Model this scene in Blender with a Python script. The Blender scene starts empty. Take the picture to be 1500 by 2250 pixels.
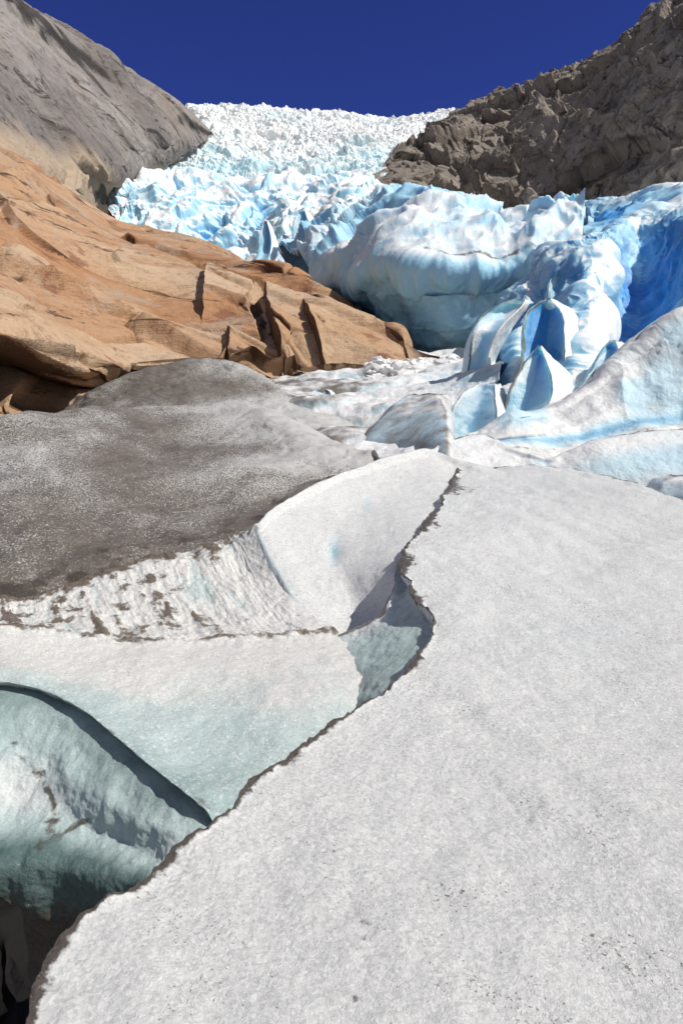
import bpy, math, numpy as np, time, bmesh
from mathutils import Vector
T0=time.time()
# ------------------------------------------------------------------ survey helpers
CAM=np.array([0.,0.,1.6]); FL=1500.; PIT=math.radians(8)
CP,SP=math.cos(PIT),math.sin(PIT)
def ray(a,b):
    X=(a-750)/FL; Z=(1125-b)/FL
    return np.array([X,CP+SP*Z,-SP+CP*Z])
def P(a,b,d):
    r=ray(a,b); return CAM+r*(d/r[1])
def onto(a,b,f,lo=0.5,hi=40.):
    r=ray(a,b)
    ts=np.linspace(lo,hi,4000)
    z=CAM[2]+r[2]*ts-f(r[1]*ts)
    k=np.argmax(z<0) if (z<0).any() else len(ts)-1
    return CAM+r*ts[k]
# ------------------------------------------------------------------ noise
def hsh(i,j,k,s):
    h=(i*73856093)^(j*19349663)^(k*83492791)^(s*265443577)
    h=h&0xffffffff
    h=((h^(h>>13))*1274126177)&0xffffffff
    h=h^(h>>16)
    h=(h*1246822519)&0xffffffff
    return h^(h>>13)
def perlin(p,seed=0):
    i=np.floor(p).astype(np.int64); f=p-i
    u=f*f*f*(f*(f*6-15)+10)
    out=0
    for a in (0,1):
        for b in (0,1):
            for c in (0,1):
                h=hsh(i[:,0]+a,i[:,1]+b,i[:,2]+c,seed)
                gx=(h&1023)/511.5-1; gy=((h>>10)&1023)/511.5-1; gz=((h>>20)&1023)/511.5-1
                d=gx*(f[:,0]-a)+gy*(f[:,1]-b)+gz*(f[:,2]-c)
                w=(u[:,0] if a else 1-u[:,0])*(u[:,1] if b else 1-u[:,1])*(u[:,2] if c else 1-u[:,2])
                out=out+d*w
    return out*1.5
def fbm(p,s,o=4,seed=0,gain=.5):
    r=0;a=1;t=0
    for k in range(o):
        r=r+a*perlin(p*s+17.3*k,seed+k); t+=a; a*=gain; s=s*2.03
    return r/t*1.5
def ridg(p,s,o=4,seed=0,gain=.5):
    r=0;a=1;t=0
    for k in range(o):
        r=r+a*(1-2*np.abs(perlin(p*s+9.1*k,seed+k))); t+=a; a*=gain; s=s*2.07
    return r/t
def vor(p,seed=0):
    """cellular noise: F1, F2, cell id, facet tilt"""
    i=np.floor(p).astype(np.int64)
    F1=np.full(len(p),9.);F2=np.full(len(p),9.);H=np.zeros(len(p),np.int64);Q=np.zeros_like(p)
    for a in (-1,0,1):
        for b in (-1,0,1):
            for c in (-1,0,1):
                h=hsh(i[:,0]+a,i[:,1]+b,i[:,2]+c,seed)
                q=np.stack([i[:,0]+a+(h&1023)/1023.,i[:,1]+b+((h>>10)&1023)/1023.,i[:,2]+c+((h>>20)&1023)/1023.],1)
                d=np.sqrt(((p-q)**2).sum(1))
                m=d<F1
                F2=np.where(m,F1,np.minimum(F2,d)); F1=np.where(m,d,F1); H=np.where(m,h,H); Q=np.where(m[:,None],q,Q)
    ID=(H&255)/255.
    g=np.stack([((H>>8)&255)/127.5-1,((H>>16)&255)/127.5-1,((H>>4)&255)/127.5-1],1)
    return F1,F2,ID,((p-Q)*g).sum(1)
def sst(a,b,x):
    t=np.clip((x-a)/(b-a),0,1); return t*t*(3-2*t)
# ------------------------------------------------------------------ lofting
def cr(C,m,axis=0,closed=False):
    C=np.moveaxis(np.asarray(C,float),axis,0); n=len(C)
    if closed:
        t=np.arange(m)/m*n; i=np.floor(t).astype(int); f=t-i
        g=lambda k:C[(i+k)%n]
    else:
        t=np.linspace(0,n-1,m); i=np.minimum(np.floor(t).astype(int),n-2); f=t-i
        E=np.concatenate([[2*C[0]-C[1]],C,[2*C[-1]-C[-2]]])
        g=lambda k:E[i+k+1]
    f=f.reshape((-1,)+(1,)*(C.ndim-1))
    p0,p1,p2,p3=g(-1),g(0),g(1),g(2)
    T=.42
    m1=(p2-p0)*T; m2=(p3-p1)*T
    r=(2*f**3-3*f**2+1)*p1+(f**3-2*f**2+f)*m1+(-2*f**3+3*f**2)*p2+(f**3-f**2)*m2
    return np.moveaxis(r,0,axis)
def gnorm(G,closed=False):
    if closed: du=np.roll(G,-1,1)-np.roll(G,1,1)
    else: du=np.gradient(G,axis=1)
    dv=np.gradient(G,axis=0)
    n=np.cross(du,dv); l=np.linalg.norm(n,axis=2,keepdims=True); return n/np.maximum(l,1e-9)
COL=bpy.context.scene.collection
def mesh_obj(name,V,Q,mask,mat,label,cat=None,kind=None,group=None,smooth=True):
    me=bpy.data.meshes.new(name)
    me.vertices.add(len(V)); me.vertices.foreach_set('co',V.astype(np.float32).ravel())
    me.loops.add(Q.size); me.loops.foreach_set('vertex_index',Q.astype(np.int32).ravel())
    k=Q.shape[1]
    me.polygons.add(len(Q)); me.polygons.foreach_set('loop_start',(np.arange(len(Q))*k).astype(np.int32))
    me.polygons.foreach_set('loop_total',np.full(len(Q),k,np.int32))
    me.polygons.foreach_set('use_smooth',np.full(len(Q),smooth))
    me.update(calc_edges=True)
    at=me.attributes.new('mask','FLOAT_COLOR','POINT')
    c=np.ones((len(V),4),np.float32); c[:,:3]=np.clip(mask,0,1); at.data.foreach_set('color',c.ravel())
    me.materials.append(mat)
    o=bpy.data.objects.new(name,me); COL.objects.link(o)
    o['label']=label
    if cat:o['category']=cat
    if kind:o['kind']=kind
    if group:o['group']=group
    return o
def quads(nv,nu,closed=False):
    idx=np.arange(nv*nu).reshape(nv,nu)
    if closed: idx=np.concatenate([idx,idx[:,:1]],1)
    return np.stack([idx[:-1,:-1],idx[:-1,1:],idx[1:,1:],idx[1:,:-1]],2).reshape(-1,4)
def patch(name,rows,nu,nv,disp,maskf,mat,label,pts=False,**kw):
    C=[cr([P(*q) for q in r] if not pts else r,nu) for r in rows]
    G=cr(np.array(C),nv)
    N=gnorm(G)
    if ((CAM-G)*N).sum(2).mean()<0: N=-N
    U,V=np.meshgrid(np.linspace(0,1,nu),np.linspace(0,len(rows)-1,nv))
    p=G.reshape(-1,3); n=N.reshape(-1,3)
    off,h=disp(p,n,U.ravel(),V.ravel())
    G2=(p+off).reshape(nv,nu,3)
    N2=gnorm(G2)
    N2=np.where((N2*N).sum(2,keepdims=True)<0,-N2,N2).reshape(-1,3)
    mk=maskf(G2.reshape(-1,3),N2,U.ravel(),V.ravel(),h)
    kw.setdefault('kind','structure')
    return mesh_obj(name,G2.reshape(-1,3),quads(nv,nu),mk,mat,label,**kw)
# ------------------------------------------------------------------ materials
class B:
    def __init__(s,name):
        s.m=bpy.data.materials.new(name); s.m.use_nodes=True
        s.t=s.m.node_tree; s.t.nodes.clear()
        s.co=s.t.nodes.new('ShaderNodeTexCoord').outputs['Object']
        a=s.t.nodes.new('ShaderNodeAttribute'); a.attribute_name='mask'
        sp=s.t.nodes.new('ShaderNodeSeparateColor'); s.l(a.outputs['Color'],sp.inputs[0])
        s.r,s.g,s.b=sp.outputs
    def l(s,a,b): s.t.links.new(a,b)
    def setin(s,i,v):
        if hasattr(v,'is_output'): s.l(v,i)
        else: i.default_value=v
    def map(s,sc=(1,1,1),rot=(0,0,0)):
        n=s.t.nodes.new('ShaderNodeMapping'); s.l(s.co,n.inputs[0]); n.inputs['Scale'].default_value=sc; n.inputs['Rotation'].default_value=rot
        return n.outputs[0]
    def noise(s,sc,det=4,rough=.55,co=None,dist=0):
        n=s.t.nodes.new('ShaderNodeTexNoise'); s.l(co or s.co,n.inputs['Vector'])
        n.inputs['Scale'].default_value=sc;n.inputs['Detail'].default_value=det;n.inputs['Roughness'].default_value=rough;n.inputs['Distortion'].default_value=dist
        return n.outputs[0]
    def vor(s,sc,co=None,feature='F1',out=0):
        n=s.t.nodes.new('ShaderNodeTexVoronoi'); s.l(co or s.co,n.inputs['Vector']); n.feature=feature
        n.inputs['Scale'].default_value=sc; return n.outputs[out]
    def mth(s,op,a,b=0,c=None,clamp=False):
        n=s.t.nodes.new('ShaderNodeMath'); n.operation=op; n.use_clamp=clamp
        s.setin(n.inputs[0],a); s.setin(n.inputs[1],b)
        if c is not None: s.setin(n.inputs[2],c)
        return n.outputs[0]
    def ss(s,x,a,b,o0=0.,o1=1.):
        n=s.t.nodes.new('ShaderNodeMapRange'); n.interpolation_type='SMOOTHSTEP'
        s.setin(n.inputs[0],x); n.inputs[1].default_value=a; n.inputs[2].default_value=b; n.inputs[3].default_value=o0; n.inputs[4].default_value=o1
        return n.outputs[0]
    def mix(s,f,a,b,mode='MIX'):
        n=s.t.nodes.new('ShaderNodeMix'); n.data_type='RGBA'; n.blend_type=mode
        s.setin(n.inputs[0],f)
        for i,v in ((6,a),(7,b)):
            if hasattr(v,'is_output'): s.l(v,n.inputs[i])
            else: n.inputs[i].default_value=(*v,1)
        return n.outputs[2]
    def bump(s,h,st,dist,nrm=None):
        n=s.t.nodes.new('ShaderNodeBump'); s.l(h,n.inputs['Height']); n.inputs['Strength'].default_value=st; n.inputs['Distance'].default_value=dist
        if nrm: s.l(nrm,n.inputs['Normal'])
        return n.outputs[0]
    def out(s,col,rough=.6,nrm=None,spec=.4,sss=None):
        b=s.t.nodes.new('ShaderNodeBsdfPrincipled'); s.setin(b.inputs['Base Color'],col if hasattr(col,'is_output') else (*col,1))
        s.setin(b.inputs['Roughness'],rough); b.inputs['Specular IOR Level'].default_value=spec
        if sss:
            b.inputs['Subsurface Weight'].default_value=sss[0]; b.inputs['Subsurface Scale'].default_value=sss[1]; b.inputs['Subsurface Radius'].default_value=sss[2]
        if nrm: s.l(nrm,b.inputs['Normal'])
        o=s.t.nodes.new('ShaderNodeOutputMaterial'); s.l(b.outputs[0],o.inputs[0]); return s.m
def ice(name,white,pale,deep,dirt,ns,grain,gdist,gstr,speck=0.,rough=.45,dirtn=None,mott=.12,coarse=.5,sss=None,soft=(.2,.6),crys=0.):
    b=B(name)
    n1=b.noise(ns,4,.6); n2=b.noise(dirtn or ns*6,5,.7)
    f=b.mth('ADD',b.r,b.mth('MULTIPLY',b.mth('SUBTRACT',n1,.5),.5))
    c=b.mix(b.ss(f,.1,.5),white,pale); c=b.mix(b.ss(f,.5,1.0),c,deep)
    gm=b.noise(grain*.3,4,.8)
    c=b.mix(b.ss(gm,.35,.7,0,mott*2),c,tuple(x*.6 for x in white),'MIX')
    cv=None
    if crys:
        cc=b.vor(grain*.8,out=1)
        sp=b.t.nodes.new('ShaderNodeSeparateColor'); b.l(cc,sp.inputs[0])
        c=b.mix(b.ss(sp.outputs[0],.3,1.,0,crys),c,(.50,.55,.56),'MULTIPLY')
        c=b.mix(b.ss(sp.outputs[1],.8,1.,0,crys*1.4),c,(1.0,1.0,1.0),'SCREEN') if crys>.2 else c  # random grains whitened to paint in sparkle
        cv=sp.outputs[2]
    df=b.mth('ADD',b.g,b.mth('MULTIPLY',b.mth('SUBTRACT',n2,.5),b.mth('MULTIPLY',b.ss(b.g,0,.25),1.8)))
    dc=b.mix(n2,dirt,tuple(x*2.2 for x in dirt))
    c=b.mix(b.ss(df,soft[0],soft[1],0,.96),c,dc)
    if speck:
        v=b.noise(grain*.8,2,.6); big=b.noise(ns*1.6,6,.75,dist=.8)
        th=b.mth('ADD',v,b.mth('MULTIPLY',b.mth('SUBTRACT',big,.5),.8))
        c=b.mix(b.ss(th,.65,.76,0,speck),c,tuple(x*2.2 for x in dirt))
    h=b.noise(grain*.55,5,.85)
    if cv is not None: h=b.mth('ADD',h,b.mth('MULTIPLY',cv,.8))
    nr=None
    if coarse: nr=b.bump(b.noise(grain*.09,4,.6,dist=.5),gstr*coarse,gdist*5)
    nr=b.bump(h,gstr,gdist*1.6,nr)
    return b.out(c,rough,nr,.5,sss)
DIRT=(.045,.035,.028)
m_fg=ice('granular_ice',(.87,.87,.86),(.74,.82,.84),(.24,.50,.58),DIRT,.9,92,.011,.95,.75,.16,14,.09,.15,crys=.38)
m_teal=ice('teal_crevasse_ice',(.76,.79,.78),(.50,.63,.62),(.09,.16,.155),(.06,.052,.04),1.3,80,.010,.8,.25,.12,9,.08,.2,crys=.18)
m_strip=ice('melt_striped_ice',(.78,.77,.74),(.54,.66,.65),(.24,.38,.38),(.085,.066,.048),1.5,80,.010,.8,.45,.18,8,.12,.3,crys=.25)
m_mid=ice('weathered_ice',(.77,.77,.77),(.48,.66,.74),(.08,.27,.50),(.105,.092,.08),.35,14,.03,.7,.3,.45,1.6,.12,.5,soft=(.12,.95))
m_slope=ice('clean_slope_ice',(.79,.795,.795),(.55,.74,.83),(.14,.42,.66),(.095,.082,.07),.35,22,.03,.7,.25,.4,2.5,.08,.4)
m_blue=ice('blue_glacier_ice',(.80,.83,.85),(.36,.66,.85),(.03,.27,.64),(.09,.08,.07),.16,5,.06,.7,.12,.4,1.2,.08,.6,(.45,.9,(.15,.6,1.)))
m_fall=ice('icefall_ice',(.87,.885,.89),(.54,.79,.88),(.14,.43,.70),(.20,.20,.21),.05,1.2,.3,.7,0,.5,.3,.08)
def dirty():
    b=B('dirty_mound_ice')
    v=b.noise(34,3,.8); v2=b.noise(9,4,.65); big=b.noise(.3,5,.65,dist=.6); rp=b.noise(3.5,4,.6,b.map((1,3,1),(0,0,.5)),.8)
    dcol=b.mix(v2,(.095,.080,.068),(.175,.152,.13))
    c=b.mix(b.ss(rp,.5,.72,0,.5),dcol,(.24,.213,.187))
    c=b.mix(b.ss(b.noise(1.2,5,.7),.45,.7,0,.45),c,(.07,.057,.047))
    th=b.mth('ADD',v,b.mth('MULTIPLY',b.mth('SUBTRACT',big,.5),.5))
    th=b.mth('ADD',th,b.mth('MULTIPLY',b.r,.5))
    c=b.mix(b.ss(th,.56,.66,0,.85),c,(.56,.555,.545))
    c=b.mix(b.ss(b.g,.2,.9,0,.9),c,(.045,.036,.03))
    nr=b.bump(b.mth('ADD',v,rp),.8,.03); nr=b.bump(b.noise(90,2,.7),.6,.008,nr)
    return b.out(c,.5,nr,.3)
m_dirty=dirty()
def orange():
    b=B('orange_gneiss_rock')
    st=b.noise(.6,6,.72,b.map((.12,.12,.9),(0,.42,0)),.8)
    fi=b.noise(1.8,6,.78); pa=b.noise(.12,5,.6)
    c=b.mix(b.ss(b.b,.15,.85),(.40,.21,.105),(.53,.385,.26))
    c=b.mix(b.ss(pa,.45,.65,0,.5),c,(.46,.28,.155))
    c=b.mix(b.ss(st,.48,.64,0,.55),c,(.33,.16,.08))
    c=b.mix(b.ss(b.noise(.2,5,.7),.50,.62,0,.55),c,(.42,.345,.275))
    c=b.mix(b.ss(fi,.48,.72,0,.65),c,(.20,.12,.072))
    c=b.mix(b.ss(b.noise(.35,6,.72),.57,.65,0,.7),c,(.20,.08,.045))
    c=b.mix(b.ss(b.noise(.5,6,.7),.61,.71,0,.6),c,(.58,.48,.37))
    ck=b.noise(.3,6,.8,b.map((.13,.25,1.7),(0,.42,0)),.3)
    c=b.mix(b.ss(ck,.60,.622,0,.85),c,(.07,.042,.03))
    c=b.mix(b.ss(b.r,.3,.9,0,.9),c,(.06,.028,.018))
    c=b.mix(b.ss(b.g,.2,.8,0,.9),c,(.22,.20,.19))
    nr=b.bump(b.mth('ADD',st,b.mth('MULTIPLY',ck,1.2)),.8,.18); nr=b.bump(fi,.8,.25,nr)
    return b.out(c,.75,nr,.2)
m_orange=orange()
def grey(name,base,light,dark,rot,bmp,tan=None,sc=(1.,.5,.22),warm=None):
    b=B(name)
    st=b.noise(.12,6,.72,b.map(sc,rot),1.0)
    pa=b.noise(.02,5,.6); fi=b.noise(.35,6,.78)
    c=b.mix(b.ss(st,.38,.62),base,light)
    c=b.mix(b.ss(b.b,.1,.9,0,.5),c,tuple(x*.62 for x in base))
    if warm: c=b.mix(b.ss(b.noise(.035,5,.7),.48,.63,0,.55),c,warm)
    c=b.mix(b.ss(pa,.45,.65,0,.6),c,dark)
    c=b.mix(b.ss(fi,.5,.72,0,.7),c,tuple(x*.5 for x in dark))
    ck=b.noise(.2,6,.8,b.map(tuple(x*1.5 for x in sc),rot),.8)
    c=b.mix(b.ss(ck,.55,.62,0,.85),c,tuple(x*.25 for x in dark))
    if tan: c=b.mix(b.ss(b.g,.2,.9,0,.9),c,tan)
    c=b.mix(b.ss(b.r,.2,.9,0,.9),c,tuple(x*.22 for x in dark))
    nr=b.bump(b.mth('ADD',st,ck),.9,bmp); nr=b.bump(fi,.8,bmp*.5,nr)
    return b.out(c,.8,nr,.2)
m_lcliff=grey('grey_cliff_rock',(.22,.20,.19),(.31,.285,.27),(.14,.122,.115),(0,-.9,0),.6,(.43,.335,.245),(.3,.5,1.2),(.27,.22,.185))
m_rcliff=grey('dark_brown_cliff_rock',(.40,.345,.30),(.52,.45,.39),(.27,.23,.20),(0,.6,0),2.2,(.42,.37,.31),(.9,.6,.6),(.41,.345,.285))
mb=B('shade_black_rock'); m_cave=mb.out((.012,.011,.011),.8,mb.bump(mb.noise(3,5,.6),.6,.1),.1)  # near-black base colour paints in deep cave and crevasse shade
def dn(fn):
    def d(p,n,u,v):
        h=fn(p,u,v); return n*h[:,None],h
    return d
def noff(p,sc,a,seed): return np.stack([fbm(p,sc,3,seed+i*7) for i in range(3)],1)*a
def gau(x,c,w): return np.exp(-((x-c)/w)**2)
def pline(p,pts,wd):
    """soft line through surveyed points, measured across the wall (x and z)"""
    q=[P(*t)[[0,2]] for t in pts]; r=p[:,[0,2]]; best=np.full(len(p),9.)
    for a,b in zip(q[:-1],q[1:]):
        ab=b-a; t=np.clip(((r-a)@ab)/(ab@ab),0,1)
        best=np.minimum(best,np.linalg.norm(r-a-t[:,None]*ab,axis=1))
    return np.exp(-(best/wd)**2)
# ================================================================== FOREGROUND SLAB
def f_slab(y): return np.interp(y,[0,1.5,2.75,4,5.5,7,8.5,10,12,14,40],[-.2,-.2,-.16,-.12,-.02,.2,.45,.65,.82,.9,.9])
lip=[(1010,1035),(985,1060),(962,1120),(905,1190),(880,1245),(912,1310),(945,1372),(930,1430),(850,1520),(760,1570),(670,1635),(560,1710),(492,1790),(400,1850),(330,1930),(200,2020),(110,2120),(72,2210),(40,2330),(0,2500)]
yR=np.interp(np.arange(20),[0,1,4,8,12,19],[1260,1290,1420,1640,1950,2650])
ws=[0,.012,.03,.07,.16,.3,.48,.7,1.0]
def crest(x): return np.interp(x,[1010,1100,1250,1400,1520,1800],[1035,1027,1030,1060,1120,1260])
ctrl=[]
for w in ws:
    row=[]
    for i,(a,b) in enumerate(lip):
        px=a+(1850-a)*w; py=b+(yR[i]-b)*w
        c0=lip[0][0]+(1850-lip[0][0])*w; lin0=lip[0][1]+(yR[0]-lip[0][1])*w
        py+= (crest(c0)-lin0)*math.exp(-i/2.2)
        row.append(onto(px,py,f_slab,.8,30))
    r0=row[0]; row=[r0+np.array([.3,3.,-1.8]),r0+np.array([.15,.6,-.5])]+row
    ctrl.append(row)
L=np.array(ctrl[0])
wall=[L+np.array([.25,-.1,-3.2]),L+np.array([.22,-.08,-1.6]),L+np.array([.14,-.05,-.5]),L+np.array([.06,-.02,-.16]),L+np.array([.01,0,-.05])]
for k,wr in enumerate(wall): wr[0]=ctrl[0][0]+np.array([0,.3,-3+.6*k])
rows=[list(w) for w in wall]+ctrl
crk=[P(1090,1690,3.1)[:2],P(1160,1800,2.75)[:2],P(1200,1850,2.6)[:2]]
crk2=[P(770,1850,2.6)[:2],P(775,1920,2.4)[:2],P(768,1960,2.3)[:2],P(830,2060,2.1)[:2],P(785,2170,1.9)[:2]]
def crack(p,wd,L_):
    r=p[:,:2]+np.stack([fbm(p,6,3,401),fbm(p,6,3,402)],1)*.03; best=np.full(len(p),9.)
    for a,b in zip(L_[:-1],L_[1:]):
        ab=b-a; t=np.clip(((r-a)@ab)/(ab@ab),0,1)
        best=np.minimum(best,np.linalg.norm(r-a-t[:,None]*ab,axis=1))
    return np.exp(-(best/wd)**2)
def d_fg(p,n,u,v):
    top=sst(4.,6.5,v)
    h=fbm(p,.6,4,3)*.06*top+fbm(p,7,4,5)*.008+fbm(p,2.0,3,8)*.020*top+fbm(p,28,2,9)*.004
    q=np.stack([p[:,0]+p[:,1]*.45,p[:,1]*.12,p[:,2]*.2],1)
    h=h+fbm(q,1.6,3,10)*.030*top-crack(p,.02,crk)*.005-crack(p,.03,crk2)*.004
    off=n*h[:,None]
    e=gau(v,5,1.)
    j=fbm(p,1.6,3,31)*.06+fbm(p,7,4,35)*.03
    off[:,0]+=j*e; off[:,2]+=(fbm(p,16,3,44)*.025+.015)*gau(v,5.2,.8)
    off[:,2]+=(fbm(p,5,3,46)*.03+.015)*gau(u,.095,.012)
    return off,h
def mk_fg(p,n,u,v,h):
    a=(v-5)
    wd=.34+1.1*np.clip(fbm(p,1.3,3,71)+.2,0,1.3)*(1+sst(3.5,5,p[:,1])*.9)
    dirt=np.exp(-((a-.2)/wd)**2)*.9+.25*sst(.1,.6,fbm(p,5,3,73))*gau(a,1.2,1.4)
    dirt=dirt+.85*gau(u,.095,.0065)*sst(4.5,5.5,v)*sst(13.4,11.,v)*np.clip(.7+.9*fbm(p,1.5,3,74),0,1)
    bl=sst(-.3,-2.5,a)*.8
    bl=bl+sst(.15,.75,fbm(p,.9,4,81))*.2+sst(6,9,p[:,1])*.05
    q=np.stack([p[:,0]+p[:,1]*.45,p[:,1]*.15,p[:,2]*.2],1)
    spot=np.exp(-(((p[:,:2]-P(780,2165,1.9)[:2])**2).sum(1))/.022**2)+.7*np.exp(-(((p[:,:2]-P(770,1945,2.35)[:2])**2).sum(1))/.018**2)
    return np.stack([bl,dirt+.12*sst(.25,.8,fbm(q,2.2,4,91))*sst(5,6,v)*sst(8,5,p[:,1])+.2*crack(p,.03,crk2)*sst(-.1,.4,fbm(p,9,2,93))+.5*spot,0*bl],1)
patch('ice_slab_ground',rows,580,560,d_fg,mk_fg,m_fg,'broad sunlit granular white ice slab with a dirt-lined crevasse lip',pts=True)
# ================================================================== TROUGH
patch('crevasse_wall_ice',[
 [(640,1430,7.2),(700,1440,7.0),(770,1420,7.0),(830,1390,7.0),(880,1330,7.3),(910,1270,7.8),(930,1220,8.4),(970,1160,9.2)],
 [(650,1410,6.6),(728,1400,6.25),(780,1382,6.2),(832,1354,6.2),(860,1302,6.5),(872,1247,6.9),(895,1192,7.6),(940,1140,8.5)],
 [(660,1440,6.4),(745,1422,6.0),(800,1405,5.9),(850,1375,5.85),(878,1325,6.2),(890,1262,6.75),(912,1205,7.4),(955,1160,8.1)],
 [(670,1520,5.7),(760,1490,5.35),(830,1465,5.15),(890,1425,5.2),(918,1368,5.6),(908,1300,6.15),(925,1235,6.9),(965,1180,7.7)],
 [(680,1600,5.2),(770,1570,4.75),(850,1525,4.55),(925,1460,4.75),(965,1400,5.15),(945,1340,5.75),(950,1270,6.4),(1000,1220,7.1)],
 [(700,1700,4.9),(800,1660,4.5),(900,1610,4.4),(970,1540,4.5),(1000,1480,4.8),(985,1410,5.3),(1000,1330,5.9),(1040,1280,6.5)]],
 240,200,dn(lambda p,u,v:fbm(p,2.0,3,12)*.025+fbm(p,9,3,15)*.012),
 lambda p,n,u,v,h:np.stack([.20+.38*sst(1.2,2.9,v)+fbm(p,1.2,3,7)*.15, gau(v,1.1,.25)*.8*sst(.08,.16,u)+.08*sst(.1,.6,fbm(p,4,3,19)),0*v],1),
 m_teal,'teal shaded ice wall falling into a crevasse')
# ================================================================== MIDDLE SLAB
C0=P(712,1400,6.4); A0=P(572,1150,8.3); B0=P(940,988,11.4)
nM=np.cross(A0-C0,B0-C0); nM/=np.linalg.norm(nM)
lipx=lambda y:np.interp(y,[1035,1060,1120,1190,1245,1310,1372],[1010,985,962,905,880,912,945])
def onM(px,py):
    r=ray(px,py); t=((C0-CAM)@nM)/(r@nM); d=t*r[1]
    w=float(sst(-170,10,px-lipx(py)))*float(sst(1400,1330,py)) if py>1040 else 0.
    if w>0:
        dF=onto(px,py,f_slab,.8,30)[1]+.2+.3*float(sst(1200,1300,py))
        d=d*(1-w)+min(d,dF)*w
    return P(px,py,d)
def mrow(r,back=0.):
    q=[onM(a,b) for a,b in r]
    if back: q=[x+np.array([0,back,-back*.45]) for x in q]
    a0=q[0]
    return [a0+np.array([-.26,-.10,-.7]),a0+np.array([-.10,-.02,-.08])]+q
patch('ice_step_ground',[
 mrow([(572,1150),(602,1118),(680,1072),(780,1030),(880,1000),(940,988),(1010,1012),(1120,1040)],1.5),
 mrow([(572,1150),(602,1118),(680,1072),(780,1030),(880,1000),(940,988),(1010,1012),(1120,1040)]),
 mrow([(577,1168),(612,1136),(690,1090),(785,1048),(882,1020),(945,1010),(1015,1040),(1125,1070)]),
 mrow([(600,1215),(645,1185),(720,1150),(800,1120),(880,1095),(930,1085),(1000,1100),(1130,1120)]),
 mrow([(650,1300),(690,1280),(750,1255),(800,1235),(850,1215),(900,1210),(980,1210),(1130,1210)]),
 mrow([(712,1400),(745,1388),(790,1370),(830,1350),(865,1330),(900,1325),(1000,1330),(1130,1330)]),
 mrow([(745,1480),(780,1470),(820,1460),(860,1450),(900,1440),(950,1430),(1040,1430),(1130,1430)])],
 320,320,dn(lambda p,u,v:fbm(p,.8,4,22)*.05+fbm(p,5,4,25)*.012-.04*np.exp(-(((p[:,0]+.08)/.10)**2+((p[:,1]-7.9)/.3)**2))),
 lambda p,n,u,v,h:np.stack([.5*sst(.24,.16,u)+.15*sst(.2,.7,fbm(p,.8,3,61))+.85*np.exp(-(((p[:,0]+.08)/.09)**2+((p[:,1]-7.95)/.3)**2))+.55*np.exp(-(((p[:,0]-.35)/.08)**2+((p[:,1]-9.2)/.3)**2)),
   gau(v,1.08,.10)*.75*sst(.1,.3,u)+gau(u,.215,.008)*.2,0*u],1),
 m_fg,'clean white ice slab tilted to the sun with a blue melt pit',pts=True)
# ================================================================== STRIPED ICE + WALL
S1=[(-250,1335,7.4),(0,1314,7.4),(90,1303,7.6),(200,1264,7.9),(320,1232,8.2),(430,1205,8.4),(520,1176,8.4)]
S4=[(-250,1385,6.0),(0,1385,6.0),(120,1392,6),(260,1408,6),(400,1410,6.05),(520,1405,6.1),(640,1398,6.2),(738,1392,6.25)]
EDGE=[(-250,1490,5.1),(0,1496,5.05),(105,1518,4.9),(190,1562,4.6),(265,1622,4.25),(350,1690,3.9),(440,1752,3.65),(520,1825,3.5)]
rowsS=[[(a,b+50,d+1.2) for a,b,d in S1],S1,
 [(-250,1350,7),(0,1345,7),(110,1335,7.1),(230,1310,7.3),(350,1290,7.5),(460,1275,7.55),(545,1265,7.6)],
 [(-250,1370,6.5),(0,1366,6.5),(120,1368,6.5),(250,1370,6.6),(380,1365,6.7),(500,1355,6.75),(595,1345,6.8)],
 S4,
 [(-250,1430,5.6),(0,1430,5.6),(120,1440,5.6),(260,1455,5.5),(400,1460,5.5),(520,1460,5.5),(660,1450,5.6),(810,1450,5.6)],
 [(-250,1460,5.35),(0,1462,5.3),(120,1480,5.2),(250,1510,5.05),(380,1530,5.),(520,1530,4.95),(680,1520,4.9),(850,1530,4.9)],
 [(-250,1480,5.2),(0,1480,5.15),(115,1502,5.02),(215,1550,4.75),(330,1620,4.35),(440,1660,4.2),(600,1660,4.1),(830,1640,4.3)],
 EDGE]
rowsS=[[P(*q) for q in r] for r in rowsS]
E3=np.array(rowsS[8]); rowsS.append(E3+np.array([0,.03,-.04])); rowsS.append(E3+np.array([0,.3,-.25]))
edgeM=[onM(562,1158)+np.array([-.05,1.,-.5]),onM(568,1154),onM(594,1215),onM(642,1295)]
for k in range(4): rowsS[k]=list(rowsS[k])+[edgeM[k]+np.array([-.06,0,-.05])]
def stripe(p): return fbm(np.stack([p[:,0]*.90+p[:,1]*.44,(p[:,1]*.90-p[:,0]*.44)*.18,p[:,2]*.1],1),3.4,5,55,.6)
def d_st(p,n,u,v):
    a=sst(4.3,3.6,v); fe=sst(8.0,7.2,v)
    h=(fbm(p,.9,3,32)*.05+fbm(p,6,4,35)*.012)*fe+a*stripe(p)*.06*sst(1.,.85,u)+ridg(p,9,2,37)*.012*a
    h=h+gau(v,4,.22)*(.03+.05*fbm(p,6,3,39))
    h=h+fbm(p,8,3,41)*.012*sst(7,8,v)
    return n*h[:,None],h
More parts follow.
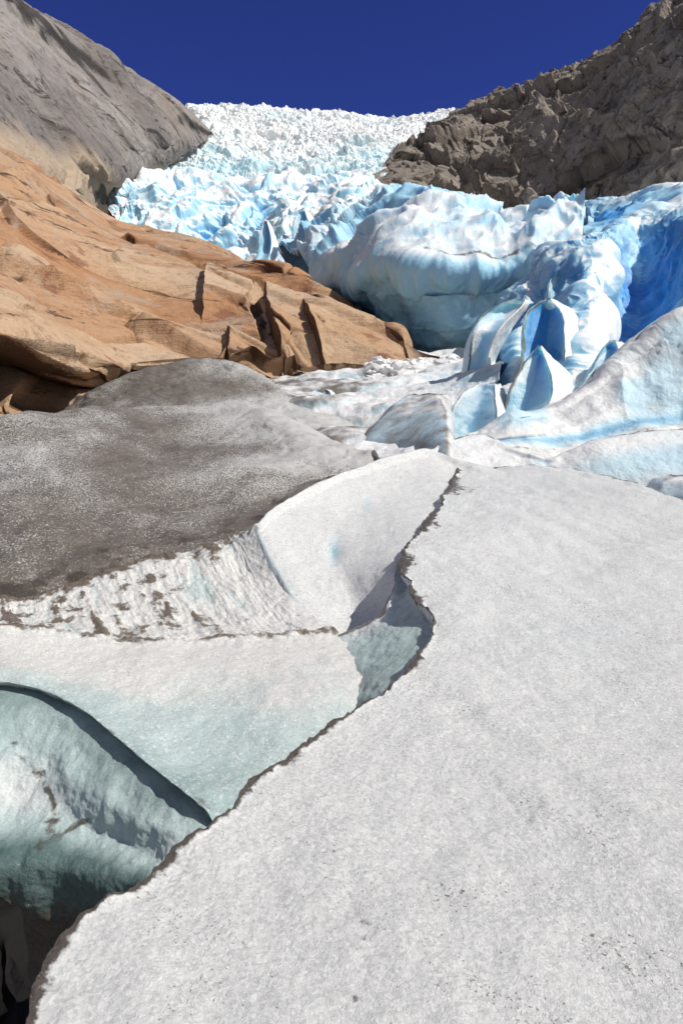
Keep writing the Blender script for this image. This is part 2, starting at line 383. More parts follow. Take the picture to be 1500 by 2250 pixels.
def mk_st(p,n,u,v,h):
    a=sst(4.1,3.7,v)
    s=stripe(p)
    dirt=a*(.5*sst(-.05,.35,s)*sst(1.0,.3,u)+.25*sst(.2,.45,s)+.55*sst(-.25,.5,fbm(p,3.5,3,45))*sst(.95,.4,u))+gau(v,4.02,.13)*(.45+.6*fbm(p,2.5,3,49))
    dirt=dirt+.5*gau(v,1,.3)+.3*gau(v,8.2,.3)*(.3+fbm(p,3,3,47))
    bl=sst(4.7,8.2,v)*.70*(.55+.45*sst(.1,.7,u))+.04+fbm(p,2.2,4,51)*.18+a*.3*sst(-.1,-.4,s)
    return np.stack([bl,dirt,0*u],1)
patch('crevassed_ice_ground',rowsS,440,480,d_st,mk_st,m_strip,'white ice with brown melt stripes above a teal crevasse wall',pts=True)
# ================================================================== HOLLOW
vein=[(20,1640,4.6),(50,1685,4.45),(90,1700,4.4),(115,1722,4.35),(145,1752,4.3),(175,1768,4.25),(210,1755,4.25),(250,1745,4.2)]
HR=[E3+np.array([0,.5,-.30]),E3+np.array([0,.10,-.07])]
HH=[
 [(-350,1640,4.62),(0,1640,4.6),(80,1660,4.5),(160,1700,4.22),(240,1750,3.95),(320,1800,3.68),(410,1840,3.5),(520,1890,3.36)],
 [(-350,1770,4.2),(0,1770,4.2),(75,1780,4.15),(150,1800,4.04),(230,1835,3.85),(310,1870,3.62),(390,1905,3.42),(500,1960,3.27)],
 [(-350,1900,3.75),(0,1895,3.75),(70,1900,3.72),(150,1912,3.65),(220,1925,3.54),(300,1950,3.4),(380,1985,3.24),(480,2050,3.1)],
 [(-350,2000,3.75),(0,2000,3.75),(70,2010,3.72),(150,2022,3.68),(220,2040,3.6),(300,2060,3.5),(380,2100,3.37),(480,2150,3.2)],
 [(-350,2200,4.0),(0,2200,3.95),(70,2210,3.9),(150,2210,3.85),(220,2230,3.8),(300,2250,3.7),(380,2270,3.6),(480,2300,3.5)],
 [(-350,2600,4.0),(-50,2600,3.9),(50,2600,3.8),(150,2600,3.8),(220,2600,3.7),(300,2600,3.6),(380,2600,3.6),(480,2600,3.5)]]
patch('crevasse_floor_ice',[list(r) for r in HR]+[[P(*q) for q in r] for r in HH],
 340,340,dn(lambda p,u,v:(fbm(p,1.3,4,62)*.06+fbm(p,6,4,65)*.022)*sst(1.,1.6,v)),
 lambda p,n,u,v,h:np.stack([.34+.25*fbm(p,1.4,4,67)-.15*gau(v,2.7,.6)*sst(.65,.3,u)+.42*gau(v,1.2,.8)+.9*sst(2.8,4.4,v),  # deeper tint under the lip and downwards paints the hollow's shade
   .62*(.8+.5*fbm(p,7,3,66))*pline(p+noff(p,5,.03,63),vein,.024)+.8*sst(4.2,5.4,v)+0*u,0*u],1),  # veins are dirt; the lower darkening stands in for shadow
 m_teal,'teal ice hollow darkened for shade, with thin brown dirt veins',pts=True)
patch('crevasse_bottom_dark',[  # dark sheet filling the hole with painted shade
 [(-900,2000,3.3),(-100,1985,3.2),(10,2000,3.0),(60,2080,2.8),(120,2200,2.65),(200,2350,2.5)],
 [(-900,2060,3.0),(-100,2045,2.9),(-20,2060,2.8),(30,2150,2.6),(90,2270,2.5),(200,2450,2.4)],
 [(-900,2400,2.4),(-100,2400,2.3),(0,2420,2.3),(60,2500,2.2),(120,2600,2.1),(200,2700,2.0)]],
 90,90,dn(lambda p,u,v:fbm(p,2,4,72)*.14),lambda p,n,u,v,h:np.zeros((len(p),3)),m_cave,'near-black surface painted as deep shade at the bottom of the crevasse')
# ================================================================== DIRTY MOUNDS
D4=[(-300,1325,7.4),(0,1312,7.8),(90,1300,8),(200,1262,8.4),(320,1230,8.8),(430,1202,9.0),(520,1175,9.2),(580,1140,10.),(650,1095,11.5),(720,1060,12.7)]
rowsD=[[(-300,980,24),(0,960,24),(100,950,25),(250,940,26),(400,930,26),(540,930,25),(650,950,23),(740,1000,20),(800,1030,17),(850,1050,15)],
 [(-300,935,15),(0,937,15),(60,912,16),(130,915,16.5),(270,905,18),(410,893,19),(540,893,19),(640,935,17),(740,985,15.3),(820,1000,14.2)],
 [(-300,965,13.8),(0,965,13.8),(80,950,14.5),(180,945,15.2),(310,940,16.2),(440,940,16.8),(550,945,16.6),(650,975,15),(740,1000,14.3),(820,1012,13.9)],
 [(-300,1020,12.5),(0,1010,12.5),(100,1000,13),(230,990,14),(360,990,14.5),(480,1000,14.5),(580,1020,14),(670,1025,13.8),(750,1028,13.6),(820,1025,13.6)],
 [(-300,1130,10),(0,1130,10),(100,1120,10.5),(220,1110,11),(330,1100,11.5),(430,1100,11.7),(530,1095,11.9),(620,1075,12.6),(720,1050,13.1),(790,1040,13.3)],
 [(-300,1220,8.7),(0,1215,8.8),(95,1205,9.1),(210,1180,9.6),(325,1160,10),(430,1145,10.3),(525,1130,10.6),(600,1105,11.8),(690,1070,12.8),(760,1050,13.2)],
 D4,[(a,b+70,d+.1) for a,b,d in D4]]
patch('dirty_ice_mound_ground',rowsD,440,380,dn(lambda p,u,v:fbm(p,.35,4,82)*.24+ridg(p+noff(p,1,.3,83),.8,3,85)*.08+fbm(p,4,4,88)*.018+ridg(p*[1,2.2,1],2.6,2,86)*.012),
 lambda p,n,u,v,h:np.stack([.12*fbm(p,.4,4,89)+.55*sst(.42,.95,u+.14*fbm(p*[.5,1.5,1],.5,4,84))*sst(6,1.6,v)+.12*sst(4.5,2.5,v)-.10*sst(4,5.5,v)+.03,
  .8*gau(v,6,.35)*sst(-.3,.3,fbm(p,2.5,3,90))+.25*sst(.3,.7,ridg(p,.9,3,92)),0*u],1),
 m_dirty,'low grey-brown dirt-covered ice mound with pitted white speckles')
rowsD2=[[(60,960,36),(180,940,37),(300,920,38),(400,900,38),(490,900,38),(590,900,37),(700,920,34),(820,930,30)],
 [(90,935,26),(200,862,26),(300,822,27),(400,803,28),(490,806,28),(580,842,27),(680,880,25),(800,920,23)],
 [(100,950,24),(210,885,24.5),(310,850,25),(410,835,25.5),(500,838,26),(590,862,25),(690,893,24),(800,930,22)],
 [(110,990,20),(220,930,21),(330,920,22),(430,905,22.5),(520,900,23),(600,905,22.5),(700,915,22),(800,950,21)],
 [(110,1040,16),(220,1010,17),(330,1000,18),(430,990,19),(520,980,19),(600,980,19),(700,980,18.5),(800,990,18)]]
patch('dark_ice_mound_ground',rowsD2,300,220,dn(lambda p,u,v:fbm(p,.2,4,102)*.3+ridg((p+noff(p,.5,.6,104))*[1,1.5,3],.8,3,105)*.08+fbm(p,3,3,108)*.03),
 lambda p,n,u,v,h:np.stack([-.04+.1*fbm(p,.4,4,109)+.5*sst(.42,.9,u+.12*fbm(p*[.5,1.5,1],.4,4,106))+.10*sst(2,3,v),.3*sst(.3,.7,ridg(p*[1,1,3],.8,3,92)),0*u],1),
 m_dirty,'rounded dark grey debris-covered ice hump below the rock')
# ================================================================== MID FLAT ICE
def mk_mid(p,n,u,v,h):
    bl=sst(.95,.6,n[:,2])*.5+.15*fbm(p,.25,3,119)+.06+.10*sst(.5,.8,u)
    di=(.6*sst(-.1,.6,fbm(p*[1,1.6,1],.3,5,115)+.1)+.4*sst(.45,.8,ridg(p*[1,2,1],.4,4,117)))*sst(1.05,.3,u)+.30*sst(.7,.2,u)
    return np.stack([bl,di,0*u],1)
patch('glacier_basin_ground',[
 [(200,800,46),(480,825,44),(640,825,43),(800,815,42),(920,800,45),(1040,780,46),(1160,760,42)],
 [(250,820,36),(500,848,35),(640,840,33.5),(780,828,33),(900,820,33),(1020,815,32),(1140,790,31)],
 [(300,870,30),(540,875,29),(660,862,28),(780,855,27),(900,845,27),(1010,838,26),(1120,810,26)],
 [(350,930,25),(560,905,25),(673,885,24),(790,885,23),(890,880,22.5),(1000,865,22),(1100,840,22)],
 [(420,990,21),(600,960,20.5),(700,938,20),(790,940,19),(880,935,18.5),(970,925,18.5),(1070,925,18)],
 [(500,1050,17),(620,1020,17),(710,1000,16.2),(790,995,15.6),(880,985,15.5),(970,965,16),(1070,955,16)],
 [(500,1140,14.2),(620,1110,14.2),(710,1070,14.),(800,1045,13.8),(900,1015,14),(1000,1000,14.4),(1100,990,14.6)],
 [(500,1240,13.5),(600,1220,13.5),(700,1170,13.5),(800,1120,13.5),(900,1080,13.6),(1000,1050,14),(1100,1040,14.2)]],
 400,380,dn(lambda p,u,v:fbm((p+noff(p,.2,1.5,111))*[.7,1.5,1],.16,3,112,.4)*.9*sst(7,5,v)+ridg((p+noff(p,.3,1.,116))*[1,1.2,1],.25,3,113,.4)*.32*sst(7,5,v)+fbm(p,2.0,4,114)*.06-.1),mk_mid,m_mid,'uneven weathered white ice basin with dirt streaks')
# ================================================================== RIGHT SLABS
def sh(rows,dd): return [[(a,b,d+dd) for a,b,d in r] for r in rows]
patch('ice_ledge_ground',sh([
 [(930,1010,16),(1000,995,16),(1060,985,16.5),(1140,1010,15),(1215,1020,14),(1240,1015,14),(1310,1000,14),(1390,990,14.5),(1510,980,14.5),(1800,970,14)],
 [(940,985,13),(1000,966,13.5),(1055,958,14),(1135,985,12.8),(1205,1002,12.3),(1235,990,12.3),(1300,970,12.3),(1385,957,12.4),(1510,944,12.4),(1800,930,12)],
 [(950,1000,12.6),(1005,985,12.8),(1060,980,13),(1140,1005,12.4),(1208,1018,12),(1240,1008,12),(1305,990,11.9),(1388,980,11.9),(1515,968,11.9),(1800,955,11.2)],
 [(960,1040,12.2),(1010,1030,12.2),(1065,1030,12.2),(1145,1045,12),(1210,1050,11.8),(1245,1045,11.7),(1310,1040,11.5),(1395,1035,11.3),(1520,1020,11.1),(1800,1010,10.6)],
 [(960,1140,12),(1010,1130,12),(1065,1130,12),(1145,1130,11.8),(1210,1130,11.6),(1245,1130,11.5),(1310,1130,11.3),(1395,1130,10.9),(1520,1120,10.4),(1800,1110,9.8)],
 [(960,1240,12),(1010,1230,12),(1065,1230,12),(1145,1230,11.8),(1210,1230,11.6),(1245,1230,11.5),(1310,1230,11.3),(1395,1230,10.8),(1520,1220,10.2),(1800,1210,9.6)]],1.),
 360,200,dn(lambda p,u,v:fbm(p,.7,4,122)*.08+fbm(p,4,4,125)*.02),
 lambda p,n,u,v,h:np.stack([.10+.5*sst(.0,.6,fbm(p,.5,3,126))*sst(1.2,2,v)+.40*gau(v,2.8,.6)*sst(.4,.8,u),gau(v,1.1,.12)*(.7+.4*fbm(p,2,3,127)),0*u],1),
 m_slope,'white sunlit ice ledge with thin dirty crest line')
patch('ice_slope_ground',[
 [(1000,1000,22),(1090,990,22),(1150,970,22),(1230,940,22),(1300,890,23),(1360,850,23),(1405,820,24),(1455,790,24),(1515,750,24),(1850,650,24)],
 [(1020,960,17),(1090,932,16.8),(1150,915,17),(1230,888,17.3),(1300,850,17.6),(1350,805,18),(1395,772,18),(1445,732,18),(1510,690,18),(1850,560,18)],
 [(1030,967,16.2),(1095,945,16.1),(1160,930,16.2),(1235,905,16.5),(1310,865,16.8),(1365,825,17.1),(1412,795,17.2),(1462,760,17.2),(1520,725,17.2),(1850,610,17)],
 [(1040,972,15.5),(1100,960,15.5),(1175,950,15.5),(1250,935,15.7),(1330,905,16),(1390,875,16.2),(1440,855,16.3),(1480,840,16.3),(1530,820,16.3),(1850,760,15.9)],
 [(1045,976,15.5),(1105,968,15.5),(1185,962,15.4),(1262,948,15.5),(1340,930,15.7),(1400,920,15.7),(1450,915,15.7),(1490,910,15.7),(1540,900,15.7),(1850,880,15.4)],
 [(1055,982,15.1),(1115,980,15),(1195,982,14.9),(1270,965,14.9),(1345,950,14.9),(1402,943,14.9),(1452,938,14.9),(1492,935,14.9),(1540,930,14.9),(1850,910,14.6)],
 [(1060,1040,14.9),(1120,1040,14.8),(1200,1050,14.7),(1270,1040,14.5),(1345,1030,14.5),(1402,1020,14.5),(1452,1020,14.5),(1492,1010,14.5),(1540,1000,14.5),(1850,990,14.2)]],
 380,280,dn(lambda p,u,v:fbm(p,.3,3,131)*.40+fbm(p,.8,3,132)*.10+fbm(p,3,4,135)*.03+ridg((p+noff(p,.4,.8,134))*[1,1,.6],.35,2,133)*.22),
 lambda p,n,u,v,h:np.stack([.08+.75*gau(v,4.2,.5)+.4*sst(.1,.6,fbm(p,.4,3,136)),.3*gau(v,5,.10)+.5*gau(v,1.06,.05),0*u],1),
 m_slope,'smooth white ice slope with pale blue undercut band')
# ================================================================== BULGE
patch('glacier_bulge',[
 [(620,640,110),(720,600,110),(800,560,108),(900,530,105),(1000,520,100),(1100,560,95),(1200,560,90),(1320,540,85)],
 [(640,600,92),(700,555,88),(790,508,84),(890,478,80),(985,485,76),(1080,545,70),(1190,548,64),(1290,535,58)],
 [(665,595,78),(720,575,72),(800,545,68),(880,515,64),(980,525,60),(1080,562,56),(1190,556,52),(1280,548,50)],
 [(690,605,66),(745,600,59),(800,588,53),(860,560,49),(960,575,46),(1080,572,45.5),(1190,560,45),(1270,560,45)],
 [(735,620,63),(785,624,57),(835,618,51.5),(900,612,48.),(980,630,46.5),(1080,640,46),(1170,640,45.5),(1240,630,45)],
 [(765,634,64),(815,644,59),(868,650,53),(930,668,49.5),(1000,700,47.5),(1080,705,46.5),(1150,700,45.5),(1230,700,44)],
 [(785,645,66),(838,658,60),(895,685,55),(952,728,51.5),(1015,782,49),(1080,800,47.5),(1150,790,45.5),(1240,790,43)],
 [(795,640,74),(850,662,70),(905,692,66),(962,735,62),(1028,790,58),(1080,805,54),(1150,800,50),(1240,800,46)],
 [(800,540,82),(860,570,78),(915,600,74),(975,640,70),(1040,680,66),(1100,700,60),(1160,690,54),(1250,680,50)]],
 440,400,dn(lambda p,u,v:(fbm(p,.07,3,142)*1.2+ridg((p+noff(p,.1,3,139))*[1,.7,1],.12,4,143,.5)*3.6*sst(3.3,2.2,v)*sst(0,.8,v)+fbm(p,.5,4,145)*.2+ridg(p,.35,3,146)*.35+ridg((p+noff(p,.15,2,140))*[1,1,.6],.13,4,141,.5)*1.9*sst(2.9,3.6,v))),
 lambda p,n,u,v,h:np.stack([sst(.85,.1,n[:,2])*.35+.3*fbm(p,.10,4,147)+.25-.02*sst(4.5,6,v)+.50*sst(.6,-1.4,h),.12*sst(.0,.6,fbm(p,.2,4,148))*sst(3,5.5,v)+.5*gau(v,3.02,.06)*sst(.4,.6,u)+.12*sst(.1,.6,fbm(p,.3,3,149)),0*u],1),
 m_blue,'massive smooth blue-white glacier bulge overhanging a dark cave')
patch('cave_ground',[
 [(600,690,100),(700,690,100),(790,670,95),(900,640,90),(1000,700,80),(1120,760,68)],
 [(600,740,64),(740,760,62),(840,760,62),(930,780,58),(1020,800,52),(1120,820,44)],
 [(600,800,44),(740,815,43),(840,818,42),(930,826,40),(1020,836,38),(1120,840,37)],
 [(640,850,36),(760,850,36),(850,848,36),(930,846,36),(1020,850,34),(1120,850,33)]],
 120,100,dn(lambda p,u,v:fbm(p,.3,4,152)*.5),lambda p,n,u,v,h:np.zeros((len(p),3)),m_cave,'rocky floor of the cave beneath the glacier, coloured near-black for shade')
# ================================================================== TONGUE
def d_t(p,n,u,v):
    w=p+noff(p,.06,4,171)
    F1,F2,ID,tl=vor(w*[.12,.12,.08],172)
    h=fbm(p,.035,3,162)*2.5+fbm(w*[1,1,.5],.10,3,163,.45)*2.8+ridg(w*[1,1,.45],.09,4,164,.5)*2.6+fbm(p,.35,5,165,.6)*.6
    h=h+(tl*1.8+(ID-.5)*1.2)*sst(0,.35,F2-F1)-sst(.12,0,F2-F1)*.8
    return n*h[:,None]+noff(p,.12,.6,170),h
patch('glacier_tongue',[
 [(200,470,220),(330,420,230),(450,400,235),(560,400,240),(660,400,235),(760,400,230),(860,430,225),(960,480,215),(1100,510,200)],
 [(230,445,165),(300,418,170),(420,402,180),(530,408,184),(640,412,182),(750,408,177),(860,428,168),(950,460,158),(1080,500,148)],
 [(240,465,158),(310,440,162),(425,425,170),(540,440,168),(645,442,165),(750,432,160),(860,455,150),(960,488,140),(1080,520,130)],
 [(260,495,154),(330,468,156),(440,470,160),(545,490,155),(640,492,148),(745,480,138),(860,500,125),(965,520,113),(1080,550,108)],
 [(280,540,150),(360,520,152),(470,540,152),(560,560,145),(650,550,130),(745,525,118),(860,540,106),(970,560,100),(1080,580,98)],
 [(300,640,145),(400,640,145),(490,650,140),(580,670,118),(670,680,95),(770,670,86),(860,640,92),(970,620,96),(1080,620,95)],
 [(300,760,140),(400,760,135),(490,780,112),(580,800,86),(680,800,70),(780,780,70),(870,720,84),(980,680,92),(1080,680,92)]],
 560,400,d_t,lambda p,n,u,v,h:np.stack([sst(.8,.0,n[:,2])*.5+sst(1.2,-3.,h)*.6+.1*fbm(p,.1,3,168)+.03,.12*sst(.2,.7,fbm(p,.08,4,169)),0*u],1),
 m_blue,'crevassed blue-white glacier tongue with rounded ice ridges')
patch('glacier_upper_flank',[
 [(1040,520,190),(1180,510,170),(1300,500,150),(1400,480,130),(1510,450,120),(1850,400,110)],
 [(1050,492,140),(1180,480,118),(1300,470,98),(1400,452,82),(1510,430,72),(1850,370,65)],
 [(1060,505,125),(1190,500,104),(1290,490,86),(1380,475,70),(1480,458,60),(1850,400,52)],
 [(1070,530,116),(1200,535,95),(1280,518,74),(1370,497,60),(1450,487,52),(1850,470,45)],
 [(1080,560,92),(1200,552,66),(1280,545,58),(1365,535,50),(1450,530,46),(1850,520,40)],
 [(1090,620,88),(1210,610,62),(1280,600,54),(1365,590,47),(1450,580,44),(1850,570,38)]],
 380,280,dn(lambda p,u,v:fbm(p,.07,3,182)*1.0+ridg((p+noff(p,.1,3,186))*[1,1,.5],.11,4,183)*2.0+fbm(p,.6,4,185)*.12),
 lambda p,n,u,v,h:np.stack([sst(.95,.2,n[:,2])*.35+.40*sst(.9,-1.5,h)+.1*fbm(p,.1,3,188)+.85*gau(v,2.7,1.2)*sst(.95,.55,u)+.12,.12*sst(.2,.7,fbm(p,.2,4,189))+.5*gau(v,4.0,.08),0*u],1),
 m_blue,'scalloped blue and white ice rising to the cliff foot')
flank=[
 [(1070,600,66),(1150,590,58),(1200,580,52),(1250,575,48),(1300,560,46),(1340,540,48),(1370,530,50),(1400,520,52),(1450,510,52),(1510,500,50),(1600,480,48),(1850,450,44)],
 [(1080,575,58),(1150,565,50),(1200,556,44),(1250,548,39),(1300,528,37),(1340,508,38),(1370,498,41),(1400,488,43),(1450,476,42),(1510,466,38),(1600,450,36),(1850,420,32)],
 [(1110,620,50),(1165,612,42),(1205,602,33),(1252,588,28.5),(1300,568,27.5),(1333,558,28.5),(1358,560,34),(1400,555,39),(1450,548,36),(1510,535,31),(1600,515,28),(1850,480,25)],
 [(1105,665,44),(1150,655,34),(1200,645,32),(1225,645,27),(1280,630,25),(1338,612,26),(1366,615,32),(1405,610,36),(1450,600,33),(1510,585,28),(1600,560,25),(1850,520,23)],
 [(1100,710,38),(1148,695,28),(1190,695,31),(1234,705,24.9),(1282,695,23.8),(1330,675,25),(1362,675,30.5),(1405,665,33),(1450,650,30),(1510,630,26),(1600,600,23.5),(1850,560,22)],
 [(1095,770,32),(1142,750,25.5),(1187,750,28),(1238,760,23.2),(1282,758,22.2),(1320,735,23.5),(1352,735,28),(1400,722,29.5),(1450,705,27),(1510,685,23.5),(1600,650,22),(1850,610,20.5)],
 [(1085,850,26),(1125,840,23),(1178,830,24.5),(1235,830,21.5),(1275,835,20.8),(1302,820,22),(1338,800,25),(1392,785,25),(1450,765,23),(1510,745,21.5),(1600,720,20.5),(1850,680,19)],
 [(1070,930,21),(1115,925,20),(1170,915,20),(1228,905,19.5),(1275,895,19),(1305,880,19.5),(1340,860,21),(1395,840,21),(1450,820,20),(1510,800,19.5),(1600,780,19),(1850,740,18)],
 [(1060,1010,18),(1115,1005,18),(1170,1000,18),(1228,995,17.5),(1275,980,17),(1305,970,17),(1340,960,17),(1395,940,17),(1450,920,17),(1510,900,17),(1600,880,17),(1850,850,16.5)]]
HOL=[(1192,700,30,1.1,.7),(1185,745,28,1.0,.6),(1375,600,35,1.6,.75),(1420,640,33,1.7,.7),(1370,700,30,1.3,.8),(1440,530,38,1.6,.5),(1480,600,30,1.2,.4),(1380,760,26,1.0,.6),(1440,700,28,1.2,.5)]
def hol(p):
    r=0
    for a,b,d,w,s in HOL:
        r=r+s*np.exp(-((p-P(a,b,d))**2).sum(1)/(2*w*w)*.8)
    return r
patch('glacier_flank',flank,540,460,
 dn(lambda p,u,v:fbm(p,.25,3,192)*.4+ridg((p+noff(p,.5,.5,191))*[1,1,.35],.36,4,193,.5)*.62+fbm(p,1.5,3,195)*.05-.8*np.clip(hol(p)*1.1,0,1)),
 lambda p,n,u,v,h:np.stack([.60*sst(.2,-.6,n[:,0]+.25*n[:,2])+.02+.2*sst(.45,-.1,n[:,2])+.22*fbm(p,.35,3,196)+hol(p)*.9+.25*sst(-.1,-1.,h),.15*sst(.2,.7,fbm(p,.5,4,199)),0*u],1),  # faces turned from the sun tinted bluer, shade put into the colour
 m_blue,'curving ice fins and deep blue hollows of the glacier flank')
# ================================================================== ICEFALL
def d_f(p,n,u,v):
    q=p*[1,1.3,1]+noff(p,.06,6,205)
    F1,F2,ID,tl=vor(q*.12,201); f1,f2,id2,tl2=vor(q*.36,203)
    band=ridg(p*[.3,1,1]+noff(p,.04,5,211),.09,3,206)
    lo=sst(2.2,3.8,v)
    h=fbm(p,.02,3,207)*4+band*(1.4+1.6*lo)+fbm(p,.3,5,212,.65)*1.1
    z=((ID-.5)*1.8+tl*2.0)*sst(0,.3,F2-F1)*(.5+.7*lo)+((id2-.5)*.8+tl2*.9)*sst(0,.3,f2-f1)*(1-.5*lo)-sst(.10,0,F2-F1)*(.6+.7*lo)
    off=n*(h+z)[:,None]
    off+=noff(p,.6,.35,209)
    return off,z+band+.9*fbm(p,.3,5,212,.65)
patch('icefall',[
 [(200,360,330),(440,260,330),(620,255,330),(760,262,330),(900,275,330),(1100,280,320)],
 [(250,330,290),(440,245,290),(620,242,290),(760,249,290),(900,263,290),(1100,236,290)],
 [(250,350,270),(440,263,273),(620,265,273),(760,273,273),(900,286,269),(1100,276,271)],
 [(220,380,240),(430,320,250),(600,320,250),(740,322,247),(860,335,243),(1050,330,245)],
 [(200,420,205),(410,382,212),(570,384,212),(720,388,210),(840,400,208),(1000,415,212)],
 [(200,460,190),(400,440,188),(560,445,182),(720,440,178),(850,450,180),(1000,470,190)]],
 720,640,d_f,lambda p,n,u,v,h:np.stack([sst(.7,-.1,n[:,2])*.22+sst(0,-3.,h)*.5+.12*fbm(p,.04,3,208)+.22*sst(2.3,4,v),.18*sst(.2,.7,fbm(p,.05,4,210)),0*u],1),
 m_fall,'jagged white and pale blue icefall of tumbled seracs',smooth=False)
# ================================================================== ROCKS
def strata(p,nv,per,seed,warp,sharp=.12):
    h=p@np.array(nv)/per+fbm(p,warp[0],3,seed)*warp[1]
    fl=np.floor(h); fr=h-fl
    k=fl.astype(np.int64)
    rnd=(hsh(k,k*3,k*0,seed)&255)/255.
    return ((1-fr)*sst(0,sharp,fr))*(.3+rnd),fr
def bedq(p,ang,sc):
    c,s=math.cos(ang),math.sin(ang)
    return np.stack([(p[:,0]*c-p[:,2]*s)*sc[0],p[:,1]*sc[1],(p[:,0]*s+p[:,2]*c)*sc[2]],1)
scarps=[(440,600,50,1.3,2.6,3.),(505,760,38,.8,2.0,2.),(600,710,43,1.4,2.4,3.2),(690,740,40,.9,2.2,2.)]
def d_o(p,n,u,v):
    a,fa=strata(p,(.40,.12,.91),5.6,301,(.015,.4),.08)
    m=sst(-.05,.3,fbm(p,.06,3,305))
    w=p+noff(p,.3,.22,311)
    F1,F2,ID,tl=vor(bedq(w,.42,(.045,.05,.20)),307)
    G1,G2,I2,t2=vor(bedq(w,.42,(.13,.15,.52)),308)
    right=sst(.30,.55,u)
    e1=sst(.05,0,F2-F1); e2=sst(.06,0,G2-G1)*m
    h=a*1.3+fbm(p,.03,2,309)*.4+fbm(p,.9,5,310,.65)*.06+(tl*2.2+(ID-.5)*1.7*(.5+.5*right))*sst(0,.05,F2-F1)-e1*.3+((t2*.6+(I2-.5)*.5)*(.2+.8*m))*sst(0,.10,G2-G1)-e2*.12
    h=h-1.
    for (a_,b_,d_,A,Lr,W) in scarps:
        cc=P(a_,b_,d_); r=p-cc
        t=r[:,0]*.93+r[:,2]*.36; s=-r[:,0]*.36+r[:,2]*.93
        t=t+.08*fbm(p,.8,2,331)
        h=h+A*sst(-.1,.04,t)*np.exp(-np.clip(t,0,99)/Lr)*np.exp(-(s/W)**6)
    fade=sst(60,35,p[:,1])*.35+.65
    h=h*fade-.5*sst(.93,1,u)
    d_o.id=(.6*ID+.4*I2); d_o.e=np.maximum(e1,e2*.8)
    return n*h[:,None],fa
patch('rock_slab_ground',[
 [(-300,250,95),(0,330,100),(130,410,105),(270,500,110),(400,540,100),(500,570,90),(620,615,78),(740,670,66),(850,740,56),(955,840,48)],
 [(-300,200,62),(0,316,66),(130,395,76),(270,480,84),(400,508,76),(500,534,68),(620,578,58),(740,638,50),(850,706,43),(938,788,37)],
 [(-300,280,52),(0,365,56),(125,437,63),(255,512,68),(375,542,65),(480,567,60),(600,610,53),(720,665,46.5),(835,722,41),(932,792,36)],
 [(-300,400,42),(0,430,46),(120,490,51),(240,550,55),(350,580,55),(460,610,51),(580,650,46.5),(700,700,42),(820,745,38.5),(925,793,35.5)],
 [(-300,580,29),(0,570,33),(110,600,37),(220,650,40),(330,680,41.5),(440,710,41),(560,740,39.5),(690,770,37.5),(800,785,36),(915,797,35)],
 [(-300,700,21),(0,725,22.5),(100,765,25),(200,800,28.5),(300,790,32.5),(430,785,34),(560,800,34.8),(690,810,34.8),(800,808,34.5),(900,802,34.5)],
 [(-300,760,27),(0,800,28),(100,835,30),(200,855,32),(300,825,34),(430,808,34.5),(560,815,34.8),(690,820,34.8),(800,815,34.4),(900,806,34.3)],
 [(-300,830,26),(0,850,25.5),(50,880,25.5),(140,920,27),(260,870,31),(420,830,33),(560,840,33.5),(690,838,33.4),(800,830,33.5),(900,815,33.8)],
 [(-300,950,17),(0,925,19.5),(60,930,20),(150,960,22.5),(260,910,27),(420,880,30),(560,880,31.5),(690,880,32),(800,860,32),(900,850,32.6)],
 [(-300,1050,14),(0,1000,17),(60,1000,18),(150,1000,21),(260,960,24),(420,940,26),(560,930,28),(690,930,28),(800,900,29),(900,880,30)]],
 760,720,d_o,lambda p,n,u,v,h:np.stack([.5*sst(.04,.0,h)+.8*sst(.05,-.45,n[:,0]*.6-n[:,1]*.1+n[:,2]*.4)+.6*d_o.e+.25*sst(.3,.7,fbm(p*[1.5,1,.35],.25,4,315))*sst(.35,.5,u)+.9*gau(v,6.2,.7)*sst(.40,.28,u),.6*sst(.25,.6,fbm(p,.06,3,317))*sst(1.9,1.1,v)+0*u,d_o.id],1),  # shade painted under the left overhang; left-turned faces, cracks and stains darker too
 m_orange,'sloping orange layered gneiss slab with painted overhang shade, dark ledges and stains',smooth=False)
def d_l(p,n,u,v):
    w=p+noff(p,.1,1.0,326)
    F1,F2,ID,tl=vor(bedq(w,.70,(.014,.02,.06)),322)
    G1,G2,I2,t2=vor(bedq(w,.70,(.05,.05,.18)),324)
    e=sst(.04,0,F2-F1)
    h=fbm(p,.008,2,325)*2+fbm(p,.2,5,327,.65)*.35+(tl*1.8+(ID-.5)*1.)*sst(0,.06,F2-F1)-e*.25+t2*.8*sst(0,.08,G2-G1)
    d_l.e=np.maximum(.6*e,.4*sst(.05,0,G2-G1)); d_l.id=ID
    return n*h[:,None],h
